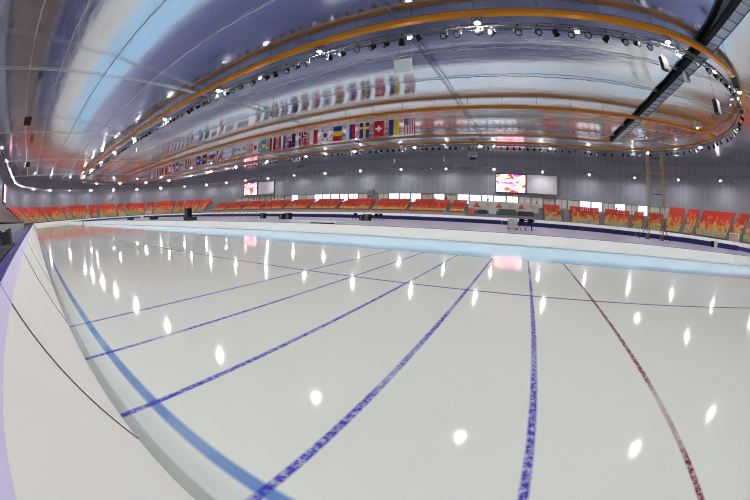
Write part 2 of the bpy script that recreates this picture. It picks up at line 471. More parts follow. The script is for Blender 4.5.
for nm, a, b_ in (('low bank right of the blank screen', 77.4, 87.6), ('low bank left of the scaffold tower', 66.6, 75.6), ('low bank behind the scaffold tower', 61.5, 65.2), ('low bank behind the scaffold tower', 54.3, 60.0)):
    block((nm, 0), 'R', 0, LOWR, a, b_, False)
for i, (a, b_) in enumerate(((47.3, 53.0), (42.2, 46.2), (28.9, 41.1), (23.6, 27.8), (10.0, 22.4), (4.5, 8.8), (-9, 3.4))): block(('high right-hand bank', i), 'R', 0, HIGH, a, b_, False)
lt = [(107.6, 112.8), (113.8, 118.9), (120, 125), (126.1, 130.4), (131.6, 144.3), (145.4, 150.0), (151.2, 163.6), (164.9, 169.2), (170.4, 182.4), (183.6, 188.4), (189.7, 202.5), (203.7, 208.2), (209.4, 221), (222.2, 227), (228, 240), (241, 245.6), (246.7, 258.5), (259.6, 264)]
for i, (a, b_) in enumerate(lt): block(('left end bank', i), 'L', 0, HIGH, a, b_, False)
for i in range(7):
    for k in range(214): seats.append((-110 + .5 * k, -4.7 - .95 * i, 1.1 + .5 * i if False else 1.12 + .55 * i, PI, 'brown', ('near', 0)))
def dist2(s_): return s_[0] ** 2 + s_[1] ** 2
def azi(s_): return math.degrees(math.atan2(s_[0], s_[1]))
vis = sorted([q for q in seats if azi(q) < 48.5 and q[1] > 0], key=dist2)
near = vis[:300]; nearset = set(id(q) for q in near)
for (x, y, z, rz, kx, (nm, i, rw)) in near:
    o = bpy.data.objects.new('stadium_seat', seat_mesh[kx]); COL.objects.link(o); o.location = (x, y, z); o.rotation_euler[2] = rz
    cn = kx.replace('_', '-')
    where = {'low far stand': 'low far stand', 'high right-hand bank': 'high bank right of scaffold tower'}.get(nm, nm)
    if nm == 'high right-hand bank': where += ', %s block' % ORD[i]
    if nm == 'low far stand': where += (', %s block from the wall with triangles' % ORD[i + 1]) if i < 20 else ', short end block beside the wall with triangles'
    tag(o, '%s seat, %s row up, %s' % (cn, ORD[rw], where), 'seat', '%s seats, row %s, %s' % (cn, ORD[rw], where))
rest = MB()
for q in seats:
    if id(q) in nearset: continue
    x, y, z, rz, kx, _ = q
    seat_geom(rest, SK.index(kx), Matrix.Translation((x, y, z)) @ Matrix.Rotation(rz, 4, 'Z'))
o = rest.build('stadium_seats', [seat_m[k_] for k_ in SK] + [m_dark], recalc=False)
tag(o, 'remaining rows of red, orange and sand plastic seats round the hall', 'seats', kind='stuff')
# aisles: pale stairs between the blocks
def aisle(arc, R, rows, a, b_, top):
    b = MB()
    for i, (r, z) in enumerate(rows):
        r2 = rows[i + 1][0] if i + 1 < len(rows) else top
        for hlf in (0, 1):
            zz = z + (rows[1][1] - rows[0][1]) * .5 * hlf + .02; rr0 = r + (r2 - r) * .5 * hlf; rr1 = r2
            if arc == 'F': b.box(((a + b_) / 2, CY + (rr0 + rr1) / 2, zz - .12), (b_ - a, rr1 - rr0, .26))
            else:
                cx = X1 if arc == 'R' else X0; t = math.radians((a + b_) / 2); w = math.radians(b_ - a) * r
                b.box((cx + (rr0 + rr1) / 2 * math.cos(t), CY + (rr0 + rr1) / 2 * math.sin(t), zz - .12), (w, rr1 - rr0, .26), t - PI / 2)
    return b
for k in range(8):
    a = -27.3 - 10.2 * (k + 1) + 9.1
    tag(aisle('F', 0, LOW, a, a + 1.0, 43.4).build('aisle_steps', m_stair), kind='structure')
tag(aisle('F', 0, LOW, -18.2, -17.4, 43.4).build('aisle_steps', m_stair), kind='structure')
for a, b_ in ((87.8, 90), (75.7, 77.2), (65.3, 66.5), (60.1, 61.4)): tag(aisle('R', 0, LOWR, a, b_, 43.4).build('aisle_steps', m_stair), kind='structure')
for a, b_ in ((46.25, 47.2), (41.15, 42.1), (27.9, 28.8), (22.5, 23.5)): tag(aisle('R', 0, HIGH, a, b_, 46.4).build('aisle_steps', m_stair), kind='structure')
for (a0, a1), (b0, b1) in zip(lt[:-1], lt[1:]): tag(aisle('L', 0, HIGH, a1 + .1, b0 - .1, 46.4).build('aisle_steps', m_stair), kind='structure')
# beige parapet in front of the low stand, with a front row of small orange-brown seats
pp = MB().sweep(37.9, s_far(37.9, -13.4), s_left(37.9, 106), [(0, -.02), (.15, -.02), (.15, 1.55), (0, 1.55)]); o = pp.build('parapet', m_beige)
tag(o, 'long beige parapet below the low far stand of seats', 'parapet')
m_rust = mat('rust_plastic', srgb(176, 96, 66), .5)
b = MB(); b.box((0, 0, .25), (.5, .28, .5)); b.box((0, .14, .62), (.46, .08, .4)); fm = b.mesh('bucket_seat', m_rust)
for k in range(64):
    o = bpy.data.objects.new('bucket_seat', fm); COL.objects.link(o); o.location = (-14.4 - 1.32 * k, CY + 38.28, 1.0)
    tag(o, 'small rust-brown seat in the front row above the beige parapet', 'seat', 'front row seats behind the parapet')
sh = MB().box((-56, CY + 38.3, .5), (86, .6, 1.0)); struct(sh.build('trim_2', m_beige))

m_warm = mat('painted_peach_light', srgb(226, 190, 160), .6)  # warm light inside the entrance openings, painted as a peach base colour
def portal(arc, deg, w, lab):
    cx = X1 if arc == 'R' else X0; t_ = math.radians(deg); r_ = 38.2
    root = empty('entrance_portal', (cx + r_ * math.cos(t_), CY + r_ * math.sin(t_), .012), t_ - PI / 2, lab, 'doorway')
    b = MB()
    for sx in (-1, 1): b.box((sx * w / 2, 0, 1.1), (.2, .5, 2.2))
    b.box((0, 0, 2.25), (w + .2, .5, .2)); b.build('frame', m_white, root)
    MB().box((0, .1, 1.08), (w - .2, .1, 2.1)).build('warm_light_panel', m_warm, root)
for k, (arc, dg, w, lab) in enumerate((('L', 192.4, 1.8, 'white framed doorway with painted peach light below the left end seats, leftmost one'), ('L', 181.2, 1.8, 'white framed doorway with painted peach light below the left end seats, middle-left'), ('L', 166.2, 3.0, 'widest doorway with painted peach light below the left end seats'),
        ('L', 147.4, 2.8, 'doorway with painted peach light below the left end seats, rightmost'), ('R', 24.5, 2.4, 'doorway with painted peach light below the high seats at the far right'))): portal(arc, dg, w, lab)
def person(x, y, z, rz, cloth, lab, arm=0):
    root = empty('person', (x, y, z), rz, lab, 'person')
    V = [(0,0,.95),(0,0,1.2),(0,0,1.45),(0,0,1.55),(0,0,1.68),(-.1,0,.88),(-.11,.01,.48),(-.11,0,.07),(-.11,-.15,.04),(.1,0,.88),(.11,.01,.48),(.11,0,.07),(.11,-.15,.04),
         (-.19,0,1.42),(-.25,.02,1.14),(-.22,-.08 - arm,.9 + arm),(.19,0,1.42),(.25,.02,1.14),(.22,-.06,.9)]
    E_ = [(0,1),(1,2),(2,3),(3,4),(0,5),(5,6),(6,7),(7,8),(0,9),(9,10),(10,11),(11,12),(2,13),(13,14),(14,15),(2,16),(16,17),(17,18)]
    rad = [.14,.13,.15,.06,.11,.095,.07,.05,.045,.095,.07,.05,.045,.065,.05,.04,.065,.05,.04]
    me = bpy.data.meshes.new('body'); me.from_pydata(V, E_, []); me.materials.append(cloth)
    o = bpy.data.objects.new('body', me); COL.objects.link(o); o.parent = root
    md = o.modifiers.new('skin', 'SKIN'); 
    for i, r in enumerate(rad): me.skin_vertices[0].data[i].radius = (r, r * .8)
    me.skin_vertices[0].data[0].use_root = True
    sb = o.modifiers.new('sub', 'SUBSURF'); sb.levels = 1; sb.render_levels = 1
    MB().lathe([(.10, .0), (.115, .05), (.10, .12), (.04, .15)], 10, (0, .015, 1.66)).build('hair', m_dark, root, smooth=True)
m_cl = [mat('dark_clothes', srgb(36, 38, 52), .8), mat('red_jacket', srgb(150, 40, 40), .8), mat('blue_jacket', srgb(40, 60, 120), .8)]
if True:
    person(-19.5, CY + 44.6, 3.75, 3.0, m_cl[0], 'person in dark clothes standing behind the low far seats left of the centre windows')
    person(-22.6, CY + 44.9, 3.75, 2.6, m_cl[2], 'person in blue standing before a bright concourse window behind the low seats', .1)
    person(-8.8, CY + 44.7, 3.75, 3.3, m_cl[0], 'person in dark clothes at the windows left below the lit video screen')
    person(3.6, CY + 44.7, 3.75, 3.1, m_cl[1], 'person in a red jacket at the top of the seats below the blank board')
    person(24.4, CY + 42.7, 3.75, 2.4, m_cl[0], 'person in dark clothes above the seats left of the scaffold tower', .1)

# =================================================================== RINK BOARDS AND PADS
RO = 34.7
def pad_proto(L, prof_front, prof_lil, prof_top, prof_back, names):
    root = empty('board_pad')
    def pr(prof, nm, m):
        b = MB(); n = len(prof)
        for x in (-L / 2, L / 2):
            for o_, z in prof: b.v.append((x, -o_, z))
        for j in range(n): j2 = (j + 1) % n; b.face((j, j2, n + j2, n + j))
        b.face(list(range(n))[::-1]); b.face([n + j for j in range(n)])
        return b.build(nm, m, root)
    pr(prof_front, 'foam_body', m_pad)
    if prof_lil: pr(prof_lil, 'edge_strip', m_lilac)
    if prof_top: pr(prof_top, 'top_cover', m_purple)
    if prof_back: pr(prof_back, 'backing', m_navy)
    return root
# outer boards: sloping white face, lilac top strip, purple cover falling away behind (local x along the boards, +y towards the ice)
PO_F = [(0, 0), (.474, .82), (.60, .80), (.60, 0)]
PO_L = [(.474, .821), (.52, .90), (.60, .90), (.60, .802)]
PO_T = [(.523, .905), (.545, .925), (.92, .70), (.92, .66), (.60, .80), (.60, .90)]
PO_B = [(.602, 0), (.602, .79), (.70, .76), (.70, 0)]
Lp = 2.4
root = pad_proto(Lp - .02, PO_F, PO_L, PO_T, PO_B, None)
m_seam = mat('brown_seam_tape', srgb(120, 98, 96), .8)
b = MB(); x0_, x1_ = -Lp / 2 + .012, -Lp / 2 + .020
b.v = [(x0_, .006, .004), (x1_, .006, .004), (x1_, -.468, .822), (x0_, -.468, .822), (x0_, -.01, 0), (x1_, -.01, 0), (x1_, -.482, .815), (x0_, -.482, .815)]
for q in ((0,1,2,3),(7,6,5,4),(0,4,5,1),(1,5,6,2),(2,6,7,3),(3,7,4,0)): b.face(q)
b.build('seam', m_seam, root); tag(root, cat='pad'); root.name = 'board_pad'
PR = Proto(root)
P = perim(RO); s_start = 102.0 - 1.5 + .0; n = int(round(P / Lp)); Ls = P / n
for k in range(n):
    s = s_start + Ls * (k + .5); (x, y), (nx_, ny_) = stad(RO, s)
    rz = math.atan2(ny_, nx_) + PI / 2
    az_ = math.degrees(math.atan2(x, y))
    if az_ > 62 and y < 40: continue
    if x < -2 and y < 1 and x > -26: lab, g = {-1: 0}.get(0, None), None
    if y < 1 and x > -2.8 and x < 2: lab, g = ('white sloping board pad with lilac top strip, nearest the camera on the left' if x < 0.5 and x > -1.5 else 'white sloping board pad hidden below the lens beside the nearest one'), None
    elif y < 1 and x > -5.2 and x < 0: lab, g = 'second white sloping board pad from the camera, beyond the slanting seam', None
    elif y < 1 and x > -7.6 and x < 0: lab, g = 'third white board pad from the camera along the left boards', None
    elif y < 1.2: lab, g = 'white board pad with purple cover along the near left straight', 'pads along the near straight'
    elif x < X0: lab, g = 'white board pad with purple cover round the far left bend', 'pads round the left bend'
    elif x > X1: lab, g = 'white board pad round the right-hand bend before the seats', 'pads round the right bend'
    else: lab, g = 'white board pad along the far straight under the low stand', 'pads along the far straight'
    PR.put((x, y, 0), rz, lab, g)
# inner pads, white towards the ice with a blue base line and navy backs
RI = 21.9
PI_F = [(.12, 0), (.12, .05), (-.22, .46), (-.36, .46), (-.36, 0)]
def pad_in(L):
    root = empty('infield_pad')
    b = MB(); pr = PI_F; nn = len(pr)
    for x in (-L / 2, L / 2):
        for o_, z in pr: b.v.append((x, -o_, z))
    for j in range(nn): j2 = (j + 1) % nn; b.face((j, j2, nn + j2, nn + j))
    b.face(list(range(nn))[::-1]); b.face([nn + j for j in range(nn)])
    b.build('foam_body', m_pad, root)
    MB().box((0, .30, .455), (L, .16, .03)).build('top_cover', m_navy, root)
    MB().box((0, .36, .23), (L, .03, .46)).build('backing', m_navy, root)
    return root
LI = 4.6; root = tag(pad_in(LI - .01), cat='pad'); PIn = Proto(root)
n = int(round(perim(RI) / LI)); Li = perim(RI) / n
for k in range(n):
    s = 102.0 - 6.6 + Li * (k + .5); (x, y), (nx_, ny_) = stad(RI, s)
    if y > 46: continue
    if x > X1: lab = 'low white pad on the right bend of the infield edge'
    elif x < X0: lab = 'low white pad on the left bend of the infield edge'
    elif y < CY: lab = 'low white pad beside the pale blue lane on the near infield edge'
    else: lab = 'low white pad on the far infield edge behind the navy barrier'
    # local +y points to the infield here, so the white face looks outward at the ice
    PIn.put((x, y, 0), math.atan2(ny_, nx_) + PI / 2, lab, lab.replace('low white pad', 'infield pads'))
# navy barrier across the back of the infield
BARP = BAR; BAR = [(-119, 47.25)] + BARP[1:]
def poly_at(pts, t):
    L = [0]
    for a, b in zip(pts[:-1], pts[1:]): L.append(L[-1] + math.dist(a, b))
    for i in range(len(pts) - 1):
        if t <= L[i + 1] or i == len(pts) - 2:
            u = (t - L[i]) / (L[i + 1] - L[i]); a, b = pts[i], pts[i + 1]
            return (a[0] + (b[0] - a[0]) * u, a[1] + (b[1] - a[1]) * u), math.atan2(b[1] - a[1], b[0] - a[0])
tot = sum(math.dist(a, b) for a, b in zip(BAR[:-1], BAR[1:]))
root = empty('barrier_mat'); root['category'] = 'mat'
MB().box((0, 0, .27), (3.96, .3, .52)).build('navy_foam', m_navy, root)
MB().box((0, 0, .55), (3.96, .34, .05)).build('top_strip', mat('blue_strip', srgb(36, 42, 130), .4), root)
PB = Proto(root); k = 0
while (k + 1) * 4.0 < tot:
    (x, y), rz = poly_at(BAR, (k + .5) * 4.0)
    w = 'far right' if x > 6 else ('far left' if x < -52 else 'middle')
    PB.put((x, y, .0), rz, 'navy foam barrier mat in the %s of the row behind the infield' % w, 'navy mats, %s' % w); k += 1

# =================================================================== RING BEAMS, TRUSSES
def beam_proto(nm, R, z0, z1, w, lab):
    root = empty(nm, (0, 0, 0), 0, lab, 'beam')
    MB().sweep(R, 0, perim(R), [(-w / 2, z0), (w / 2, z0), (w / 2, z1), (-w / 2, z1)], 1.2).build('beam_body', m_orange, root)
    MB().sweep(R, 0, perim(R), [(w / 2 + .10, z1 - .05), (w / 2 + .16, z1 - .05), (w / 2 + .16, z1 + .03), (w / 2 + .10, z1 + .03)], 1.2).build('cable_rail', m_alu, root)
    h = MB(); s = 0
    while s < perim(R):
        (x, y), nn = stad(R, s); h.tube((x, y, z1), (x, y, ceil_z(x, y)), .02, 4); s += 4.0
    h.build('hanger', m_dark, root)
    return root
beam_proto('ring_beam', 18.35, 13.28, 13.62, .40, 'orange oval beam hung under the reflective ceiling round the hall')
cbm = empty('centre_beam', (0, 0, 0), 0, 'straight orange beam along the hall above the row of flags', 'beam')
MB().box((-46, 35, 13.4), (148.6, .36, .34)).build('beam_body', m_orange, cbm)
MB().box((-46, 35.35, 13.5), (148.0, .06, .06)).build('cable_rail', m_alu, cbm)
h = MB()
for k in range(37): h.tube((-118 + 4 * k, 35, 13.55), (-118 + 4 * k, 35, 14.15), .02)
h.build('hanger', m_dark, cbm)

def truss(nm, R, z, lab, w=.42, bay=.8):
    root = empty(nm, (0, 0, 0), 0, lab, 'truss')
    ch = MB()
    for o_, zz in ((-w / 2, z), (w / 2, z), (0, z + w * .9)):
        r = .034; ch.sweep(R, 0, perim(R), [(o_ - r, zz - r), (o_ + r, zz - r), (o_ + r, zz + r), (o_ - r, zz + r)], 1.2)
    ch.build('chord', m_dalu, root)
    br = MB(); n_ = int(perim(R) / bay)
    def P_(o_, s_, zz): (x, y), (nx_, ny_) = stad(R, s_); return (x + nx_ * o_, y + ny_ * o_, zz)
    for i in range(n_):
        s0 = i * perim(R) / n_; s1 = s0 + perim(R) / n_
        for sgn in (-1, 1):
            br.tube(P_(sgn * w / 2, s0, z), P_(0, (s0 + s1) / 2, z + w * .9), .022, 3, caps=False); br.tube(P_(0, (s0 + s1) / 2, z + w * .9), P_(sgn * w / 2, s1, z), .022, 3, caps=False)
        br.tube(P_(-w / 2, s0, z), P_(w / 2, s1, z), .014, 3, caps=False)
    br.build('bracing', m_dalu, root, recalc=False)
    return root
RT, ZT = 17.55, 12.78
RT2, ZT2 = 43.0, 12.95
truss('ring_truss', RT, ZT, 'grey lattice truss carrying spotlights just inside the orange oval beam')
truss('outer_truss', RT2, ZT2, 'long grey lattice lighting truss running round the hall near the walls', .34, 1.3)

# ceiling cables (along the hall) and cross trusses
root = empty('ceiling_cable'); root['category'] = 'cable'
b = MB(); b.pipe([(-118 + 3.2 * i, 0, .02 * math.sin(i * 2.1)) for i in range(46)], .03, 5)
b.build('steel_rod', m_white, root)
b = MB(); b.pipe([(-118 + .5 * i, .09 * math.cos(i * 1.3), .06 * math.sin(i * 1.3)) for i in range(290)], .022, 3)
b.build('wrapping', m_white, root)
PC = Proto(root)
for y, lab in ((-3.5, 'first steel cable under the foil, nearest the left wall'), (.45, 'wrapped steel cable under the foil above the near boards'), (5.85, 'steel cable under the foil above the outer racing lane'),
               (11.3, 'steel cable under the foil left of the near orange beam'), (22.4, 'steel cable under the foil just behind the near ring truss'), (27.9, 'steel cable under the foil midway between near ring and flags'),
               (40.6, 'steel cable under the foil behind the row of flags'), (46.0, 'steel cable under the foil in front of the far orange beam')):
    PC.put((0, y, ceil_z(-30, y) - .1), 0, lab)
def cross(nm, x, y0, y1, z, lab, m=m_white, w=.2):
    root = empty(nm, (x, (y0 + y1) / 2, z), 0, lab, 'truss'); c_ = MB(); L = y1 - y0
    for dx, dz in ((-w / 2, 0), (w / 2, 0), (0, w)): c_.tube((dx, -L / 2, dz), (dx, L / 2, dz), .022, 4)
    c_.build('chord', m, root); b_ = MB(); n_ = int(L / .6)
    for i in range(n_):
        a = -L / 2 + L * i / n_; e = a + L / n_
        b_.tube((-w / 2, a, 0), (0, (a + e) / 2, w), .012, 3); b_.tube((0, (a + e) / 2, w), (w / 2, e, 0), .012, 3); b_.tube((w / 2, a, 0), (-w / 2, e, 0), .012, 3)
    b_.build('bracing', m, root)
cross('cross_truss', -6.95, 8, 62, 13.7, 'thin cross truss passing above the hanging white panel', m_dalu)
cross('cross_truss', -29.3, -10, 62, 13.75, 'thin cross truss crossing the upper left ceiling')
cross('cross_truss', -52.0, -10, 62, 13.75, 'second thin cross truss, farther along the left ceiling')
cross('cross_truss', -76.0, -10, 60, 13.75, 'third cross truss, well down the left half of the ceiling')
cross('cross_truss', -101, -10, 60, 13.75, 'most distant cross truss near the left end of the hall')
# black catwalk on the right
root = empty('catwalk', (14.75, 19, 13.7), 0, 'black catwalk with grey mesh panels crossing the ceiling at upper right', 'catwalk')
MB().box((.06, 0, .2), (.46, 60, .26)).build('black_duct', m_black, root)
MB().box((.88, 0, .20), (1.0, 60, .03)).build('mesh_deck', m_mesh, root)
b = MB(); yy = -30; pts = []
while yy < 29.9:
    pts += [(.4, yy, .16), (1.4, yy, .16), (1.4, yy + 1.2, .16), (.4, yy + 1.2, .16)]; yy += 1.2
b.pipe(pts, .035, 4); b.build('deck_frame', m_dark, root)

# =================================================================== FIXTURES
def flood(nm, lens_m, k=1.0, stem=.3, dome=False):
    root = empty(nm); root['category'] = 'light'
    MB().lathe([(.10 * k, .0), (.16 * k, -.05), (.2 * k, -.20), (.2 * k, -.34), (.21 * k, -.36)], 12).build('housing', m_dalu, root, smooth=False)
    MB().lathe(([(.17 * k, -.362), (.16 * k, -.385), (.08 * k, -.40), (.02 * k, -.405)] if dome else [(.15 * k, -.372), (.15 * k, -.362)]), 12).build('lens', lens_m, root)
    y = MB(); y.tube((-.32 * k, 0, -.15), (-.32 * k, 0, .12), .02); y.tube((.32 * k, 0, -.15), (.32 * k, 0, .12), .02); y.tube((-.32 * k, 0, .12), (.32 * k, 0, .12), .02); y.tube((-.32 * k, 0, -.15), (-.18 * k, 0, -.15), .02); y.tube((.18 * k, 0, -.15), (.32 * k, 0, -.15), .02); y.tube((0, 0, .12), (0, 0, stem), .025)
    y.build('yoke', m_black, root)
    return Proto(root)
FL = flood('floodlight', m_lens_in, 1.0, .19, True)
RF, ZF = 18.25, 13.1
nearx = {-25: 'bright floodlight on the near ring truss, third of the large ones from the left', -13: 'glaring floodlight on the near ring truss left of the hanging white panel',
         -1.9: 'glaring floodlight at top centre on the near ring truss', 10.9: 'glaring floodlight on the near ring truss left of the black catwalk'}
pos = [(x, nearx.get(x)) for x in (-97.5, -85, -73, -61, -49, -37, -25, -13, -1.9, 10.9)]
nn_ = 0
for x, lab in pos:
    if not lab: lab2 = '%s distant floodlight from the left on the near side of the orange oval beam' % ORD[nn_]; nn_ += 1
    s = (x - X0) if x <= X1 else LS + (x - X1)
    (px_, py_), nn = stad(RF, s)
    FL.put((px_, py_, ZF), 0, lab or lab2, None if lab else 'floodlights on the left near-side ring truss')
for k, d in enumerate((-54, -20, 15, 50)): (x, y), nn = stad(RF, s_right(RF, d)); FL.put((x, y, ZF), math.radians(d), '%s lit floodlight round the right bend of the orange beam, counted from the catwalk' % ORD[k], 'floodlights on the right bend of the ring')
for k, x in enumerate((4.8, -7.2, -18.9, -31, -43, -55, -67, -79, -91)): FL.put((x, CY + RF, ZF), 0, '%s lit floodlight from the right along the far orange beam' % ORD[k], 'floodlights on the far ring straight')
for k, d in enumerate((105, 140, 175, 210, 245)): (x, y), nn = stad(RF, s_left(RF, d)); FL.put((x, y, ZF), math.radians(d), '%s lit floodlight round the left bend of the orange beam, counted from the far straight' % ORD[k], 'floodlights on the left bend of the ring')
FO = flood('wall_floodlight', m_lens_out, .9)
P2 = perim(RT2); s = s_far(RT2, 4.9); k = 0
nO = int(P2 / 12); og = {}
for k in range(nO):
    (x, y), nn = stad(RT2, s + P2 * k / nO); x -= nn[0] * .17; y -= nn[1] * .17
    if y > CY + 30 and X0 <= x <= X1: g = 'along the far wall'
    elif x < X0: g = 'round the left end wall'
    elif x > X1: g = 'round the right-hand wall'
    else: g = 'along the near wall'
    og[g] = og.get(g, 0) + 1; FO.put((x, y, ZT2 - .25), 0, '%s floodlight %s on outer truss, %s' % (ORD[og[g] - 1], g, {'along the far wall': 'counting left from central screen' if og[g] < 11 else 'right of the central video screen', 'round the left end wall': 'counted from the far wall', 'round the right-hand wall': 'counted from the left edge', 'along the near wall': 'counted from the far end'}[g]), 'outer floodlights %s' % g, rot=(0, math.radians(8), math.atan2(nn[1], nn[0])))

def spot(nm, k=1.0, parts=True):
    root = empty(nm); root['category'] = 'spotlight'
    # local: lamp looks along -y, tilted down; hung at z=0
    T = Matrix.Translation((0, 0, -.36 * k)) @ Matrix.Rotation(math.radians(125), 4, 'X')
    b = MB().lathe([(.10 * k, -.24 * k), (.15 * k, -.20 * k), (.17 * k, .10 * k), (.215 * k, .13 * k), (.215 * k, .17 * k)], 12)
    b.v = [tuple(T @ Vector(v)) for v in b.v]; b.build('housing', m_black, root)
    b = MB().lathe([(.185 * k, .165 * k), (.12 * k, .19 * k), (.03 * k, .20 * k)], 12); b.v = [tuple(T @ Vector(v)) for v in b.v]; b.build('lens', m_glass, root, smooth=True)
    if parts:
        y = MB(); 
        for sx in (-1, 1): y.box((sx * .235 * k, 0, -.22 * k), (.02 * k, .06 * k, .34 * k))
        y.box((0, 0, -.05 * k), (.49 * k, .06 * k, .025 * k)); y.tube((0, 0, -.05 * k), (0, 0, .12 * k), .03 * k, 6); yo = y.build('yoke', m_dalu, root)
        MB().box((0, 0, .12 * k), (.1 * k, .12 * k, .09 * k)).build('clamp', m_black, yo)
    return Proto(root)
SP = spot('truss_spotlight', 1.08)
known = [-16.5, -15.4, -14.4, -12.4, -11.38, -10.17, -9.05, -8.02, -6.92, -5.67, -4.1, -3.26, -1.89, -1.13, .48, 1.73, 2.87, 3.88, 4.98, 6.24, 7.53, 8.4, 9.48]
ss = [x - X0 for x in known]
x = -17.7
while x > -101: ss.append(x - X0); x -= random.choice((.95, 1.15, 1.15, 1.6))
s = 11.98 - X0
while s < perim(RT) - .6: ss.append(s); s += random.choice((1.0, 1.15, 1.3, 1.9))
cnt_ = {'left': 0, 'right': 0}
for s in sorted(ss):
    (x, y), nn = stad(RT, s); x += nn[0] * .19; y += nn[1] * .19; a = math.atan2(nn[1], nn[0])
    if y < CY - 10 and x <= X1:
        g = 'over the near straight beside the hanging white panel' if -17 < x else 'receding along the left near straight'
    elif x > X1: g = 'on the right-hand bend'
    elif x < X0: g = 'on the distant left bend'
    else: g = 'on the far straight below the far orange beam'
    lab = 'black spotlight hung from the ring truss %s' % g
    if y < CY - 10 and x <= X1 and x > -16.9:
        side = 'left' if x < -6.8 else 'right'; cnt_[side] += 1
        lab = '%s black spotlight on the near ring truss %s' % (ORD[cnt_[side] - 1], 'counted rightwards up to the hanging board' if side == 'left' else 'to the right of the white hanging board')
    # aim towards the track or the infield; near ones look at the viewer's side
    base = a + PI / 2 + random.uniform(-.9, .9) + (0 if random.random() < .8 else PI)
    SP.put((x, y, ZT - .10), 0, lab, 'ring spotlights %s' % g, rot=(random.uniform(-.25, .25), 0, base))
S2 = spot('compact_spotlight', .85, True)
n_ = 215
for k in range(n_):
    s = P2 * (k + random.uniform(-.15, .15)) / n_; (x, y), nn = stad(RT2, s); x += nn[0] * .17; y += nn[1] * .17
    if math.degrees(math.atan2(x, y)) > 52 and y < 45: continue
    if y > CY + 30 and X0 <= x <= X1: g = 'in front of the far wall'
    elif x < X0: g = 'round the left end'
    elif x > X1: g = 'round the right end'
    else: g = 'along the near wall'
    S2.put((x, y, ZT2 - .1), 0, 'small dark spotlight on the outer truss %s' % g, 'outer spotlights %s' % g, rot=(0, 0, math.atan2(nn[1], nn[0]) - PI / 2 + random.uniform(-.6, .6)))
# small square white lights on the ring
root = empty('square_light'); root['category'] = 'light'
MB().box((0, 0, -.13), (.34, .10, .26)).build('case', m_dalu, root); MB().box((0, -.056, -.13), (.3, .012, .22)).build('diffuser', m_led, root)
SQ = Proto(root)
for x, lab in ((-6.4, 'small square white light on the ring truss above the hanging panel'), (4.3, 'small square white light on the ring truss at upper right'), (-19.6, 'small square white light beside the left glaring floodlight'), (16.2, 'small square white light at the start of the right bend')):
    (px_, py_), nn = stad(RT - .1 if x < 10 else RT, (x - X0)); SQ.put((px_, py_ - .2, ZT - .12), 0, lab)

# hanging things
root = empty('hanging_board', (-6.84, 17.2, 9.95), 0, 'white rectangular panel hanging on two rods below the near ring truss', 'board')
MB().box((0, 0, .44), (1.2, .06, .9), M=Matrix.Rotation(math.radians(4), 4, 'X')).build('board', m_white, root)
for sx in (-.28, .42): MB().tube((sx, .0, .86), (sx, .0, 2.8), .012).build('rod', m_dalu, root)
def hang(nm, x, y, z, d, rz, m, lab, cat='speaker', top=14.0):
    root = empty(nm, (x, y, z), rz, lab, cat); b = MB()
    w, dp, hh = d
    b.v = [(-w/2, -dp/2, 0), (w/2, -dp/2, 0), (w*.4, dp/2, .05), (-w*.4, dp/2, .05), (-w/2, -dp/2, hh), (w/2, -dp/2, hh), (w*.4, dp/2, hh), (-w*.4, dp/2, hh)]
    for q in ((0,3,2,1),(4,5,6,7),(0,1,5,4),(1,2,6,5),(2,3,7,6),(3,0,4,7)): b.face(q)
    b.build('cabinet', m, root)
    MB().tube((0, 0, hh - .02), (0, 0, ceil_z(x, y) - z + .02), .015).build('hanging_wire', m_dark, root)
    MB().box((0, -dp/2 - .012, hh / 2), (w * .86, .02, hh * .86)).build('grille', m_dark if m != m_grey else m_dalu, root)
hang('hanging_speaker', 16.5, 16.3, 10.8, (.55, .5, .6), .6, m_black, 'small black speaker hanging at the upper right corner')
hang('hanging_speaker', 17.9, 21.5, 10.6, (.9, .5, 1.15), .5, m_dark, 'dark grey speaker hanging below the right end of the near ring')
hang('hanging_speaker', 10.6, 17.9, 11.1, (.6, .4, 1.0), .3, m_dark, 'dark grey box hanging left of the black catwalk')
hang('hanging_speaker', 14.4, 20.8, 12.2, (.5, .4, .9), .3, m_grey, 'pale grey box hanging under the black catwalk')
hang('hanging_speaker', -41.2, -2.42, 12.0, (1.1, .7, .9), 1.5, m_black, 'black speaker cluster under the left ceiling, nearest of three')
hang('hanging_speaker', -73.6, -2.5, 12.1, (1.1, .7, .9), 1.5, m_black, 'black speaker cluster under the left ceiling, middle one')
hang('hanging_speaker', -106, 13, 12.1, (1.2, .8, .9), 1.5, m_black, 'black speaker cluster over the left bend of the ring')
hang('hanging_speaker', -52, 62.4, 12.0, (1.6, .6, .5), 0, m_black, 'flat black speaker hanging before the far wall left of the flags end')
hang('hanging_speaker', -10.5, 66, 12.6, (1.2, .6, .6), 0, m_black, 'flat black speaker hanging before the far wall near the centre')
hang('hanging_speaker', -9.5, 60, 12.2, (1.6, .4, .7), 0, m_grey, 'grey box hanging under the far ring truss left of the screens')
for x, y, z, lab in ((-24.5, 24, 11.4, 'tiny grey sensor box hanging left of the near ring'), (-60, 20, 11.3, 'small pale box hanging inside the left part of the ring'), (-52, 18.5, 11.3, 'small pale box hanging by the left part of the near truss'),
                     (-24.5, 57, 10.8, 'thin white antenna box before the far wall, left one'), (-14.5, 57, 10.9, 'thin white antenna box before the far wall, right one')):
    hang('sensor_box', x, y, z, (.35, .25, .7), 0, m_grey, lab, 'box')

